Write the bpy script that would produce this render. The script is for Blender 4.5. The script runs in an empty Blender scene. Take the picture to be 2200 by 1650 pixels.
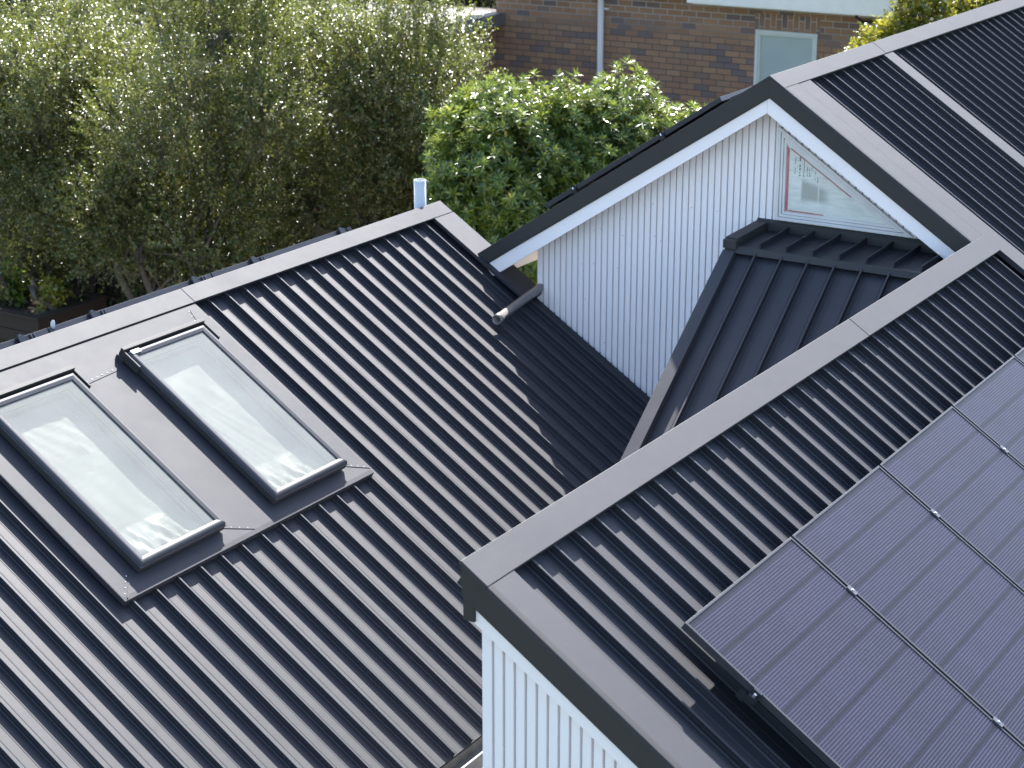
import bpy, bmesh, math, random
import numpy as np
from mathutils import Vector, Matrix
random.seed(7)
RNG = np.random.default_rng(7)
SC = bpy.context.scene
COL = SC.collection

# ------------------------------------------------------------------ helpers
def V(*a): return np.array(a if len(a) > 1 else a[0], float)
def nrm(v):
    v = V(v); return v / np.linalg.norm(v)

class MB:
    """collects vertices and faces for one mesh object"""
    def __init__(s): s.v = []; s.f = []; s.m = []; s.sm = []
    def add(s, verts, faces, mi=0, smooth=False):
        o = len(s.v)
        s.v += [tuple(map(float, p)) for p in verts]
        for f in faces:
            s.f.append(tuple(i + o for i in f)); s.m.append(mi); s.sm.append(smooth)
    def box(s, o, ax, ay, az, mi=0):
        """box with corner o and three edge vectors"""
        o, ax, ay, az = map(V, (o, ax, ay, az))
        p = [o, o+ax, o+ax+ay, o+ay, o+az, o+ax+az, o+ax+ay+az, o+ay+az]
        f = [(0,3,2,1), (4,5,6,7), (0,1,5,4), (1,2,6,5), (2,3,7,6), (3,0,4,7)]
        if np.dot(np.cross(ax, ay), az) < 0: f = [t[::-1] for t in f]
        s.add(p, f, mi)
    def prism(s, poly, d, mi=0):
        """solid from a closed polygon (3D points) pushed along d"""
        poly = [V(p) for p in poly]; d = V(d); n = len(poly)
        nn = sum((np.cross(poly[i]-poly[0], poly[(i+1) % n]-poly[0]) for i in range(1, n-1)), V(0,0,0))
        if np.dot(nn, d) > 0: poly = poly[::-1]
        f = [tuple(range(n)), tuple(range(2*n-1, n-1, -1))]
        f += [(i, i+n, (i+1) % n + n, (i+1) % n) for i in range(n)]
        f = [t[::-1] if k > 1 else t for k, t in enumerate(f)]
        f[2:] = [t[::-1] for t in f[2:]]
        s.add(poly + [p+d for p in poly], f, mi)
    def ring(s, outer, inner, d, mi=0):
        """solid picture-frame ring between two polygons of equal count"""
        n = len(outer); O = [V(p) for p in outer]; I = [V(p) for p in inner]; d = V(d)
        p = O + I + [q+d for q in O] + [q+d for q in I]
        f = []
        for i in range(n):
            j = (i+1) % n
            f += [(i, j, n+j, n+i), (2*n+i, 3*n+i, 3*n+j, 2*n+j), (i, 2*n+i, 2*n+j, j), (n+i, n+j, 3*n+j, 3*n+i)]
        s.add(p, f, mi)
    def tube(s, pts, rad, k=8, mi=0, cap=True, smooth=True):
        pts = [V(p) for p in pts]; n = len(pts)
        if np.isscalar(rad): rad = [rad]*n
        vs = []; ref = V(.3, .2, .93)
        for i in range(n):
            t = nrm(pts[min(i+1, n-1)] - pts[max(i-1, 0)])
            a = np.cross(t, ref)
            if np.linalg.norm(a) < 1e-3: a = np.cross(t, V(1,0,0))
            a = nrm(a); b = np.cross(t, a)
            vs += [pts[i] + rad[i]*(a*math.cos(2*math.pi*j/k) + b*math.sin(2*math.pi*j/k)) for j in range(k)]
        f = [(i*k+j, i*k+(j+1) % k, (i+1)*k+(j+1) % k, (i+1)*k+j) for i in range(n-1) for j in range(k)]
        s.add(vs, f, mi, smooth)
        if cap:
            s.add(vs[:k], [tuple(range(k))[::-1]], mi); s.add(vs[-k:], [tuple(range(k))], mi)
    def build(s, name, mats, parent=None, bevel=0):
        me = bpy.data.meshes.new(name)
        me.from_pydata(s.v, [], s.f); me.update()
        bm = bmesh.new(); bm.from_mesh(me); bmesh.ops.recalc_face_normals(bm, faces=bm.faces); bm.to_mesh(me); bm.free()
        me.polygons.foreach_set('material_index', s.m); me.polygons.foreach_set('use_smooth', s.sm)
        for m in (mats if isinstance(mats, (list, tuple)) else [mats]): me.materials.append(m)
        o = bpy.data.objects.new(name, me); COL.objects.link(o)
        if parent: attach(o, parent)
        if bevel:
            b = o.modifiers.new('Bevel', 'BEVEL'); b.width = bevel; b.segments = 2; b.limit_method = 'ANGLE'
        return o

def attach(o, parent):
    """parents that sit away from the origin: keep the world-space mesh where it is"""
    o.parent = parent
    base = parent; off = Vector((0,0,0))
    while base: off += base.location; base = base.parent
    o.location = -off

def empty(name, loc=(0,0,0)):
    o = bpy.data.objects.new(name, None); COL.objects.link(o); o.location = loc; o.empty_display_size = .2; return o

def tag(o, label=None, cat=None, group=None, kind=None):
    if label: o['label'] = label
    if cat: o['category'] = cat
    if group: o['group'] = group
    if kind: o['kind'] = kind
    return o

# ------------------------------------------------------------------ materials
class N:
    def __init__(s, name):
        s.m = bpy.data.materials.new(name); s.m.use_nodes = True
        s.t = s.m.node_tree; s.b = s.t.nodes['Principled BSDF']; s.out = s.t.nodes['Material Output']
    def node(s, typ, **kw):
        n = s.t.nodes.new(typ)
        for k, v in kw.items():
            if k in n.inputs.keys(): n.inputs[k].default_value = v
            else: setattr(n, k, v)
        return n
    def link(s, a, b): s.t.links.new(a, b)
    def coord(s, scale=(1,1,1), rot=(0,0,0)):
        c = s.node('ShaderNodeTexCoord'); mp = s.node('ShaderNodeMapping')
        mp.inputs['Scale'].default_value = scale; mp.inputs['Rotation'].default_value = rot
        s.link(c.outputs['Object'], mp.inputs['Vector']); return mp.outputs['Vector']
    def noise(s, vec, scale, detail=4, rough=.6):
        n = s.node('ShaderNodeTexNoise'); n.inputs['Scale'].default_value = scale
        n.inputs['Detail'].default_value = detail; n.inputs['Roughness'].default_value = rough
        if vec is not None: s.link(vec, n.inputs['Vector'])
        return n.outputs['Fac']
    def ramp(s, fac, stops, interp='LINEAR'):
        r = s.node('ShaderNodeValToRGB'); r.color_ramp.interpolation = interp
        e = r.color_ramp.elements
        while len(e) < len(stops): e.new(.5)
        for i, (p, c) in enumerate(stops):
            e[i].position = p; e[i].color = (c, c, c, 1) if np.isscalar(c) else (*c, 1)
        s.link(fac, r.inputs['Fac']); return r.outputs['Color']
    def mix(s, fac, a, b, mode='MIX'):
        n = s.node('ShaderNodeMix', data_type='RGBA', blend_type=mode)
        for sock, val in ((n.inputs[0], fac), (n.inputs[6], a), (n.inputs[7], b)):
            if hasattr(val, 'links'): s.link(val, sock)
            elif sock.type == 'VALUE': sock.default_value = val
            else: sock.default_value = (*val, 1)
        return n.outputs[2]
    def math(s, op, a, b=0.0, c=None):
        n = s.node('ShaderNodeMath', operation=op)
        for i, val in enumerate((a, b) if c is None else (a, b, c)):
            if hasattr(val, 'links'): s.link(val, n.inputs[i])
            else: n.inputs[i].default_value = val
        return n.outputs[0]
    def set(s, **kw):
        names = dict(base='Base Color', rough='Roughness', spec='Specular IOR Level', metal='Metallic', coat='Coat Weight', coatr='Coat Roughness', normal='Normal', ior='IOR')
        for k, v in kw.items():
            sk = s.b.inputs[names[k]]
            if hasattr(v, 'links'): s.link(v, sk)
            elif sk.type == 'RGBA': sk.default_value = (*v, 1)
            else: sk.default_value = v
        return s
    def bump(s, h, strength=.2, dist=.01):
        b = s.node('ShaderNodeBump'); b.inputs['Strength'].default_value = strength; b.inputs['Distance'].default_value = dist
        s.link(h, b.inputs['Height']); s.link(b.outputs['Normal'], s.b.inputs['Normal'])

def simple(name, col, rough=.5, spec=.5, var=.12, vscale=6, metal=0, bump=0):
    n = N(name); vec = n.coord()
    f = n.noise(vec, vscale, 5)
    c = V(col)
    n.set(base=n.ramp(f, [(.3, tuple(c*(1-var))), (.7, tuple(np.minimum(c*(1+var), .95)))]), rough=rough, spec=spec, metal=metal)
    if bump: n.bump(n.noise(vec, vscale*8, 4), bump, .004)
    return n.m

def roof_metal(name, rough=.60, spec=.62, scuff=.6, col=(.010, .0105, .015), wob=.18, rvar=.10):
    n = N(name); vec = n.coord()
    big = n.noise(vec, 1.3, 5, .65)
    fine = n.noise(vec, 38, 4, .7)
    scr = n.noise(n.coord((3, 14, 9), (.4, .2, .6)), 5.5, 6, .75)
    mask = n.math('MULTIPLY', n.ramp(scr, [(.66, 0.), (.76, 1.)]), n.ramp(big, [(.45, 0.), (.62, 1.)]))
    base = n.mix(big, tuple(V(col)*.85), tuple(V(col)*1.25))
    base = n.mix(n.math('MULTIPLY', mask, scuff*.5), base, (.16, .155, .145))
    sp = n.ramp(n.noise(vec, 120, 2, .5), [(.72, 0.), (.76, 1.)])
    base = n.mix(n.math('MULTIPLY', sp, .18*scuff), base, (.25, .24, .22))
    r = n.math('ADD', n.math('MULTIPLY_ADD', big, rvar, rough-rvar/2), n.math('MULTIPLY', fine, .04))
    n.set(base=base, rough=r, spec=spec)
    n.bump(n.noise(vec, 2.6, 3, .5), wob, .02)
    return n.m

M = {}
M['roof'] = roof_metal('dark_roof_metal')
M['cap'] = roof_metal('dark_cap_metal', wob=.22, scuff=1.3, rough=.67, spec=.58, col=(.016, .0168, .022), rvar=.16)
M['dull'] = roof_metal('dark_fascia_metal', rough=.55, spec=.30, col=(.030, .029, .028), scuff=.2, wob=.05)
M['blackm'] = simple('black_anodised', (.02, .02, .023), .35, .5)
M['alu'] = simple('grey_aluminium', (.10, .10, .11), .42, .5, .06, 20, metal=.4)
M['greyframe'] = simple('grey_skylight_frame', (.050, .051, .056), .55, .28, .06, 8, metal=.0)
M['steel'] = simple('bright_screw', (.75, .75, .75), .25, .5, .05, 4, metal=.9)
M['whiteplastic'] = simple('white_plastic', (.50, .51, .52), .45, .4, .04, 9)
M['redprint'] = simple('red_print', (.45, .04, .04), .5)
M['pipe'] = simple('dark_pipe', (.17, .155, .145), .38, .5, .1, 10)
M['galv'] = simple('weathered_gutter', (.13, .13, .125), .5, .4, .3, 14)
M['soffit'] = simple('cream_soffit', (.84, .80, .70), .6, .3, .04)
M['ink'] = simple('grey_ink', (.09, .10, .12), .6, .2, .05)
M['tape'] = simple('mauve_tape', (.26, .16, .19), .5, .3, .08, 20)
M['redtape'] = simple('red_tape', (.48, .17, .17), .45, .3, .2, 14)

def white_board():
    n = N('white_painted_board'); vec = n.coord()
    big = n.noise(vec, 1.5, 4); grain = n.noise(n.coord((60, 60, 2.2)), 2.5, 5, .65)
    spots = n.ramp(n.noise(vec, 26, 3, .55), [(.73, 0.), (.77, 1.)])
    base = n.mix(big, (.775, .725, .715), (.815, .765, .755))
    base = n.mix(n.math('MULTIPLY', grain, .10), base, (.55, .56, .58))
    base = n.mix(n.math('MULTIPLY', spots, .35), base, (.28, .28, .30))
    n.set(base=base, rough=.5, spec=.35); n.bump(grain, .10, .004); return n.m
M['white'] = white_board()
def white_trim():
    n = N('white_painted_trim'); vec = n.coord()
    dirt = n.ramp(n.noise(vec, 7, 6, .7), [(.62, 0.), (.74, 1.)])
    base = n.mix(n.noise(vec, 2.2, 3), (.775, .725, .715), (.815, .765, .755))
    base = n.mix(n.math('MULTIPLY', dirt, .22), base, (.38, .38, .39))
    n.set(base=base, rough=.45, spec=.4); return n.m
M['trim'] = white_trim()
M['wframe'] = simple('primed_window_timber', (.60, .58, .57), .5, .3, .07, 5)

def glass(name, tint, refl_rough=.03, milky=0):
    n = N(name); n.t.nodes.remove(n.b)
    tr = n.node('ShaderNodeBsdfTransparent'); tr.inputs['Color'].default_value = (*tint, 1)
    gl = n.node('ShaderNodeBsdfGlossy'); gl.inputs['Roughness'].default_value = refl_rough
    fr = n.node('ShaderNodeFresnel'); fr.inputs['IOR'].default_value = 1.5
    mx = n.node('ShaderNodeMixShader')
    ge = n.node('ShaderNodeNewGeometry')
    n.link(n.math('MULTIPLY', n.math('MULTIPLY', fr.outputs[0], 1.5), n.math('SUBTRACT', 1, ge.outputs['Backfacing'])), mx.inputs[0]); n.link(tr.outputs[0], mx.inputs[1]); n.link(gl.outputs[0], mx.inputs[2])
    if milky:      # thin adhesive film: part of the light is scattered at the surface
        df = n.node('ShaderNodeBsdfDiffuse'); df.inputs['Color'].default_value = (.255, .262, .225, 1)
        m2 = n.node('ShaderNodeMixShader'); n.link(tr.outputs[0], m2.inputs[1]); n.link(df.outputs[0], m2.inputs[2])
        cl = n.noise(n.coord((2, 1, 2)), 2.2, 5, .6)
        n.link(n.math('MULTIPLY', n.math('MULTIPLY_ADD', cl, milky*.7, milky*.65), n.math('SUBTRACT', 1, ge.outputs['Backfacing'])), m2.inputs[0]); n.link(m2.outputs[0], mx.inputs[1])
    n.link(mx.outputs[0], n.out.inputs['Surface']); return n.m
M['glass'] = glass('clear_glazing', (.82, .855, .845))
M['wglass'] = glass('window_glazing', (.96, .97, .965))
M['milky'] = glass('glazing_with_milky_film', (.84, .86, .85), milky=.42)

def film():
    n = N('white_protective_film'); vec = n.coord()
    f = n.noise(n.coord((3, 1.2, 3), (0, 0, .5)), 3.5, 6, .7)
    n.set(base=n.mix(f, (.41, .400, .340), (.45, .44, .375)), rough=.38, spec=.4)
    n.bump(n.noise(n.coord((9, 2, 6), (0, .3, .7)), 4, 6, .65), .14, .02); return n.m
M['film'] = film()

# ------------------------------------------------------------------ calibrated camera and roof planes
CAM = V(8.09407, -11.93088, 3.2822)
YAW, PITCH, FPX = .55724, .3209, 4050.35
FWD = V(-math.sin(YAW)*math.cos(PITCH), math.cos(YAW)*math.cos(PITCH), -math.sin(PITCH))
RGT = V(math.cos(YAW), math.sin(YAW), 0); UPV = np.cross(RGT, FWD)
tA, tB, tL = .62997, .64877, .66037
XC, YC, ZC, XL = 2.84685, -.2284, 1.24873, .47204
XB, YB, YW = 4.32437, -6.26247, -.0284
GZ = -3.6

class Frame:
    """a sloping roof plane: y along the ridge, s down the slope, n off the surface"""
    def __init__(s, o, es, ey, n): s.o, s.es, s.ey, s.n = V(o), nrm(es), nrm(ey), nrm(n)
    def p(s, y, d, h=0): return s.o + s.ey*y + s.es*d + s.n*h
    def slab(s, mb, y0, y1, d0, d1, h0, h1, mi=0):
        mb.box(s.p(y0, d0, h0), s.ey*(y1-y0), s.es*(d1-d0), s.n*(h1-h0), mi)
def grid_slab(F, mb, ys, ds, holes, h0, h1, mi=0):
    """one sheet with rectangular openings"""
    nv, nd_ = len(ys), len(ds)
    inc = lambda i, j: 0 <= i < nv-1 and 0 <= j < nd_-1 and (i, j) not in holes
    vs = [F.p(y, d, h) for h in (h0, h1) for y in ys for d in ds]
    ix = lambda k, i, j: k*nv*nd_+i*nd_+j
    fs = []
    for i in range(nv-1):
        for j in range(nd_-1):
            if not inc(i, j): continue
            q = [(i, j), (i+1, j), (i+1, j+1), (i, j+1)]
            fs.append(tuple(ix(1, *t) for t in q)); fs.append(tuple(ix(0, *t) for t in q[::-1]))
            for k, (di, dj) in enumerate(((0, -1), (1, 0), (0, 1), (-1, 0))):
                if not inc(i+di, j+dj):
                    a, b = q[k], q[(k+1) % 4]; fs.append((ix(0, *a), ix(0, *b), ix(1, *b), ix(1, *a)))
    mb.add(vs, fs, mi)
kA, kB, kL = [math.sqrt(1+t*t) for t in (tA, tB, tL)]
FA = Frame((0,0,0), (1,0,-tA), (0,1,0), (tA,0,1))
FA2 = Frame((0,0,0), (-1,0,-tA), (0,1,0), (-tA,0,1))
FB = Frame((XC,0,ZC), (1,0,-tB), (0,1,0), (tB,0,1))
FL = Frame((XC,0,ZC), (-1,0,-tL), (0,1,0), (-tL,0,1))
def sB(x): return (x-XC)*kB

def seam_sheet(F, y0, y1, d0, d1, fins, pitch, pan=-.065, top=-.023, hw=.006, slab=.05, pans=True, parts=None):
    """standing seam sheeting: pans with two small swages between upright folded seams"""
    prof = [(y0, pan)]
    def swages(a, b):
        w = b-a
        if w < .09 or not pans: return
        for c in ((.30, .62) if len(prof) % 2 else (.37, .70)):
            y = a+w*c
            prof.extend([(y-.006, pan), (y-.0025, pan+.0015), (y+.0025, pan+.0015), (y+.006, pan)])
        if len(fins) and last != y0 and int(round(last/pitch)) % 2: prof.append((b-.02, pan))
    last = y0
    for y in fins:
        if y-.012 < y0 or y+.012 > y1: continue
        swages(last, y)
        m = (pan+top)/2
        prof.extend([(y-hw-.004, pan), (y-hw+.0005, pan+.006), (y-hw+.0005, m), (y-hw+.003, m+.002), (y-hw+.003, m+.005), (y-hw-.001, m+.007), (y-hw-.001, top-.003), (y-hw+.002, top),
                     (y+hw-.002, top), (y+hw+.001, top-.003), (y+hw, pan+.006), (y+hw+.003, pan)])
        last = y
    swages(last, y1); prof.append((y1, pan))
    mb = MB()
    for a, b, e0, e1 in (parts or [(y0, y1, d0, d1)]):      # parts: the same profile cut round openings
        pr = [(a, pan)]+[q for q in prof if a+1e-4 < q[0] < b-1e-4]+[(b, pan)]
        n = len(pr); k = max(2, int((e1-e0)/.7)+1); vs = []
        for i in range(k):
            d = e0+(e1-e0)*i/(k-1)
            vs += [F.p(y, d, h) for y, h in pr]
        mb.add(vs, [(i*n+j, i*n+j+1, (i+1)*n+j+1, (i+1)*n+j) for i in range(k-1) for j in range(n-1)])
        F.slab(mb, a, b, e0, e1, pan-.004-slab, pan-.004)
    return mb
def fin_rows(phase, pitch, y0, y1):
    k0 = math.ceil((y0-phase)/pitch); out = []
    while phase+k0*pitch < y1: out.append(phase+k0*pitch); k0 += 1
    return out

# ------------------------------------------------------------------ the house
house = empty('house', (3.2, -2.5, GZ))
tag(house, 'dark standing seam roofed house with white boarded gable and two skylights', 'house')

# --- left wing roof (A)
A_Y0, A_Y1, A_D1 = -8.6, -.012, 2.99*kA
roofA = seam_sheet(FA, A_Y0, A_Y1, .06, A_D1, fin_rows(-.358, .1795, A_Y0, -.1), .1795,
    parts=[(A_Y0, -5.008, .06, A_D1), (-5.008, -4.417, 1.638, A_D1), (-4.417, -3.851, .06, A_D1), (-3.851, -3.262, 1.638, A_D1), (-3.262, A_Y1, .06, A_D1)]).build('seam_roof', M['roof'], house)
tag(roofA, 'dark seam roof with two skylights')
mb = MB()
pa = [FA.p(A_Y0, .1366, 0), FA.p(A_Y0, .1366, -.02), FA.p(A_Y0, 0, -.02), FA2.p(A_Y0, .1366, -.02), FA2.p(A_Y0, .1366, 0), V(0, A_Y0, 0)]
YJ = -3.02
for a, b, dz in ((A_Y0, YJ, 0), (YJ+.002, 0, .0015)):
    mb.prism([V(p[0], a, p[2]+dz) for p in pa], (0, b-a, 0))
mb.build('ridge_cap', M['cap'], roofA, .0025)
mb = MB()
FA.slab(mb, -.25, 0, .139, 1.12, -.03, -.002)
FA.slab(mb, -.002, .012, .139, 3.2, -.16, -.003)
mb.build('verge_cap', M['cap'], roofA, .002)
# gutter along the low edge
mb = MB()
ge = FA.p(0, A_D1, -.05); gx, gz = ge[0]-.03, ge[2]
gp = [(gx, gz-.02), (gx, gz-.1), (gx+.10, gz-.1), (gx+.12, gz-.015), (gx+.132, gz-.015), (gx+.128, gz-.11), (gx-.008, gz-.112), (gx-.008, gz-.02)]
mb.prism([V(x, A_Y0, z) for x, z in gp], (0, A_Y1-A_Y0, 0)); mb.build('gutter', M['galv'], roofA)
# skylight flashing sheet with rivets
mb = MB()
FY0, FY1 = -5.262, -3.022
ft, fb = .118*kA+.004, 1.505*kA
grid_slab(FA, mb, [FY0, -5.008, -4.417, -3.851, -3.262, FY1], [ft, .419, 1.638, fb], {(1, 1), (3, 1)}, -.014, -.008)
e0, e1 = 1.505*kA, 1.505*kA+.026
mb.box(FA.p(FY0, e0, -.0142), FA.ey*(FY1-FY0), FA.es*.026+FA.n*(-.002), FA.n*.006)
FA.slab(mb, FY0-.004, FY0, .13, e1, -.045, -.009); FA.slab(mb, FY1, FY1+.004, .16, e1, -.045, -.009)
FA.slab(mb, FY0, FY1, e1, e1+.003, -.05, -.014)
def rivets(p, q, n):
    for i in range(n):
        c = V(p)+(V(q)-V(p))*(i+.5)/n
        mb.box(FA.p(c[0]-.0022, c[1]-.0022, -.008), FA.ey*.0045, FA.es*.0045, FA.n*.003, 1)
def seam_line(p, q):
    a, b = FA.p(p[0], p[1], -.0085), FA.p(q[0], q[1], -.0085); t = nrm(b-a); w = np.cross(FA.n, t)*.0035
    mb.box(a-w, b-a, 2*w, FA.n*.0035)
for p, q, n in (((-4.33, .42), (-3.97, .40), 8), ((-3.19, 1.66), (-3.03, 1.75), 4), ((-4.36, 1.66), (-4.17, 1.76), 4), ((-5.12, 1.66), (-5.25, 1.78), 4), ((-3.12, .17), (-3.17, .33), 4)):
    rivets(p, q, n)
    seam_line((p[0]+.012, p[1]+.014), (q[0]+.012, q[1]+.014))
mb.build('roof_flashing', [M['cap'], M['steel']], roofA)
# far slope of the left wing
roofA2 = seam_sheet(FA2, A_Y0, A_Y1, .06, 2.9, fin_rows(-.358, .1795, A_Y0, -.1), .1795).build('seam_roof', M['roof'], house)
tag(roofA2, 'far slope of the skylight roof, under solar panels')

# --- main roof right slope (C) and lower front part (B), one plane
roofC = seam_sheet(FB, -.2, 6.6, sB(XC)+.05, sB(8.6), fin_rows(-.064, .1755, .2, 1.55)+fin_rows(-.064, .1755, 1.78, 6.55), .1755).build('seam_roof', M['roof'], house)
tag(roofC, 'upper seam roof running back from the gable')
mb = MB()
w = .1355
for a, b, dz in ((YC, 1.62, 0), (1.622, 3.2, .0015), (3.202, 6.6, 0)):
    mb.prism([V(XC, a, ZC+dz), FB.p(a, w, dz), FB.p(a, w, -.018+dz), V(XC, a, ZC-.022), FL.p(a, .09, -.018), FL.p(a, .09, dz)], (0, b-a, 0))
mb.prism([V(XC-.10, .1, ZC-.065), V(XC-.44, .1, ZC-.235), V(XC-.44, .1, ZC-.255), V(XC-.10, .1, ZC-.085)], (0, 5.5, 0))
mb.build('ridge_cap', M['cap'], roofC, .0025)
mb = MB()
FB.slab(mb, YC, -.008, w+.002, sB(XB)-.001, -.03, -.002)
mb.build('verge_cap', M['cap'], roofC, .002)
mb = MB(); FB.slab(mb, -.004, .2, w+.002, sB(8.6), -.04, -.004); mb.build('roof_flashing', M['cap'], roofC, .002)
mb = MB(); FB.slab(mb, 1.575, 1.755, w+.002, sB(8.6), -.04, -.004); mb.build('roof_flashing', M['cap'], roofC, .002)

roofB = seam_sheet(FB, YB+.03, -.21, sB(XB)+.03, sB(8.6), fin_rows(-5.904, .1755, YB+.2, -.03), .1755).build('seam_roof', M['roof'], house)
mbx = seam_sheet(FB, -.21, -.006, sB(XB)+.09, sB(8.6), [-.112], .1755)
o = mbx.build('seam_roof_infill', M['roof'], roofB)
tag(roofB, 'lower front seam roof carrying the solar panels')
mb = MB()
sb0, sb1 = sB(XB), sB(4.4505)
for a, b, dz in ((YB, -2.30, 0), (-2.298, -.006, .0015)):
    FB.slab(mb, a, b, sb0, sb1, -.022+dz, dz)
mb.box((XB+.002, YB+.01, ZC-tB*(XB-XC)-.15), (.012, 0, 0), (0, -YB-.3, 0), (0, 0, .135))
mb.build('ridge_cap', M['cap'], roofB, .0025)
mb = MB()
FB.slab(mb, YB, YB+.194, sb1+.001, sB(8.6), -.03, -.003)
mb.build('verge_cap', M['cap'], roofB, .002)

# --- fascias (dark metal) and barge boards (white), gable and front end
def rake(x0, x1, zf, y0, y1, top, bot):
    """board following a roof edge: zf(x) roof line, top/bot vertical offsets"""
    return [V(x0, y0, zf(x0)+top), V(x1, y0, zf(x1)+top), V(x1, y0, zf(x1)+bot), V(x0, y0, zf(x0)+bot)], (0, y1-y0, 0)
zl = lambda x: ZC-tL*(XC-x)
zr = lambda x: ZC-tB*(x-XC)
mb = MB(); dd = .138
mb.prism([V(XL, YC+.003, zl(XL)-.001), V(XC, YC+.003, ZC-.001), V(XC, YC+.003, ZC-.15), V(XL+.06, YC+.003, zl(XL+.06)-.118), ], (0, .03, 0))
mb.prism([V(XL+.05, YC+.012, zl(XL+.05)-.118), V(XC, YC+.012, ZC-.15), V(XC, YC+.012, ZC-.157), V(XL+.06, YC+.012, zl(XL+.06)-.126)], (0, .03, 0))
o = mb.build('fascia', M['dull'], house, .0015)
mb = MB()
mb.prism([V(XC, YC+.003, ZC-.001), V(4.37, YC+.003, zr(4.37)-.001), V(4.37, YC+.003, zr(4.37)-.15), V(XC, YC+.003, ZC-.15)], (0, .03, 0))
mb.prism([V(XC, YC+.012, ZC-.15), V(4.37, YC+.012, zr(4.37)-.15), V(4.37, YC+.012, zr(4.37)-.157), V(XC, YC+.012, ZC-.157)], (0, .03, 0))
mb.build('fascia', M['dull'], house, .0015)
mb = MB()
mb.prism([V(.545, YC+.02, zl(.545)-.13), V(XC-.018, YC+.02, ZC-.13), V(XC-.018, YC+.02, ZC-.262), V(.62, YC+.02, zl(.62)-.25)], (0, .035, 0))
mb.build('bargeboard', M['trim'], house, .002)
mb = MB()
mb.prism([V(XC-.017, YC+.02, ZC-.13), V(4.36, YC+.02, zr(4.36)-.13), V(4.36, YC+.02, zr(4.36)-.262), V(XC-.017, YC+.02, ZC-.262)], (0, .035, 0))
mb.build('bargeboard', M['trim'], house, .002)
# front end of the lower roof
mb = MB()
zb0 = zr(XB)
mb.prism([V(XB, YB+.003, zb0-.003), V(8.6, YB+.003, zr(8.6)-.003), V(8.6, YB+.003, zr(8.6)-.158), V(XB, YB+.003, zb0-.149)], (0, .03, 0))
mb.build('fascia', M['dull'], house, .0015)
mb = MB()
mb.prism([V(XB+.002, YB+.01, zb0-.149), V(8.6, YB+.01, zr(8.6)-.158), V(8.6, YB+.01, zr(8.6)-.172), V(XB+.002, YB+.01, zb0-.163)], (0, .05, 0))
mb.box((XB-.001, YB+.016, zb0-.262), (.052, 0, 0), (0, .05, 0), (0, 0, .105))
mb.build('fascia', M['dull'], house, .0015)
mb = MB()
mb.prism([V(4.352, YB+.03, zr(4.352)-.15), V(8.6, YB+.03, zr(8.6)-.15), V(8.6, YB+.03, zr(8.6)-.245), V(4.352, YB+.03, zr(4.352)-.245)], (0, .03, 0))
mb.build('bargeboard', M['trim'], house, .002)

# --- boarded walls
def board_wall(x0, x1, pitch, y, ztop, zbot, phase=0, gw=.0062, gd=.022):
    xs = [(x0, 0.0)]
    x = x0+phase+pitch
    while x < x1-.01:
        xs += [(x-gw, 0), (x-gw*.88, gd), (x+gw*.88, gd), (x+gw, 0)]; x += pitch
    xs.append((x1, 0))
    mb = MB(); vs = []
    for px, d in xs: vs += [V(px, y+d, zbot(px)), V(px, y+d, ztop(px))]
    mb.add(vs, [(2*i, 2*i+2, 2*i+3, 2*i+1) for i in range(len(xs)-1)])
    return mb, xs
wtop = lambda x: min(zl(x), zr(x))-.12
mb, xs = board_wall(.906, 4.36, .05045, YW, wtop, lambda x: -2.6)
mb.box((.908, YW+.028, -2.6), (3.4, 0, 0), (0, .06, 0), (0, 0, 2.3))
for k in range(70):      # nail heads
    bx = .906+.05045*(random.randrange(66)+random.choice((.3, .5, .7))); bz = random.choice((-.05, .22, .5, .78, -.32, -.6, -.9))+random.uniform(-.02, .02)
    if bz < wtop(bx)-.17 and bz > -tA*bx+.0 and not (bx > 2.68 and bz < .9): mb.box((bx, YW-.0012, bz), (.005, 0, 0), (0, .002, 0), (0, 0, .006), 1)
mb.build('gable_wall', [M['white'], M['ink']], house)
mb = MB()   # eave side wall of the main part, below its left slope
mb.box((.908, YW+.1, GZ), (.1, 0, 0), (0, 6.4, 0), (0, 0, zl(.95)-.16-GZ)); mb.build('side_wall', M['white'], house)
mb, xs = board_wall(4.384, 8.6, .0512, YB+.06, lambda x: zr(x)-.16, lambda x: GZ)
mb.box((4.386, YB+.09, GZ), (.1, 0, 0), (0, 5.9, 0), (0, 0, 3.4))
mb.build('end_wall', M['white'], house)
mb = MB()   # walls under the left wing
mb.box((2.86, A_Y0+.05, GZ), (.09, 0, 0), (0, 5.6, 0), (0, 0, -2.05-GZ))
mb.build('side_wall', M['white'], house)
mb = MB(); mb.box((-2.3, A_Y0+.05, GZ), (.09, 0, 0), (0, 8.5, 0), (0, 0, -1.6-GZ))
mb.prism([V(-2.3, -.12, GZ), V(2.86, -.12, GZ), V(2.86, -.12, -1.9), V(0, -.12, -.14), V(-2.3, -.12, -1.58)], (0, .07, 0))
mb.build('side_wall', M['white'], house)

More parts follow.
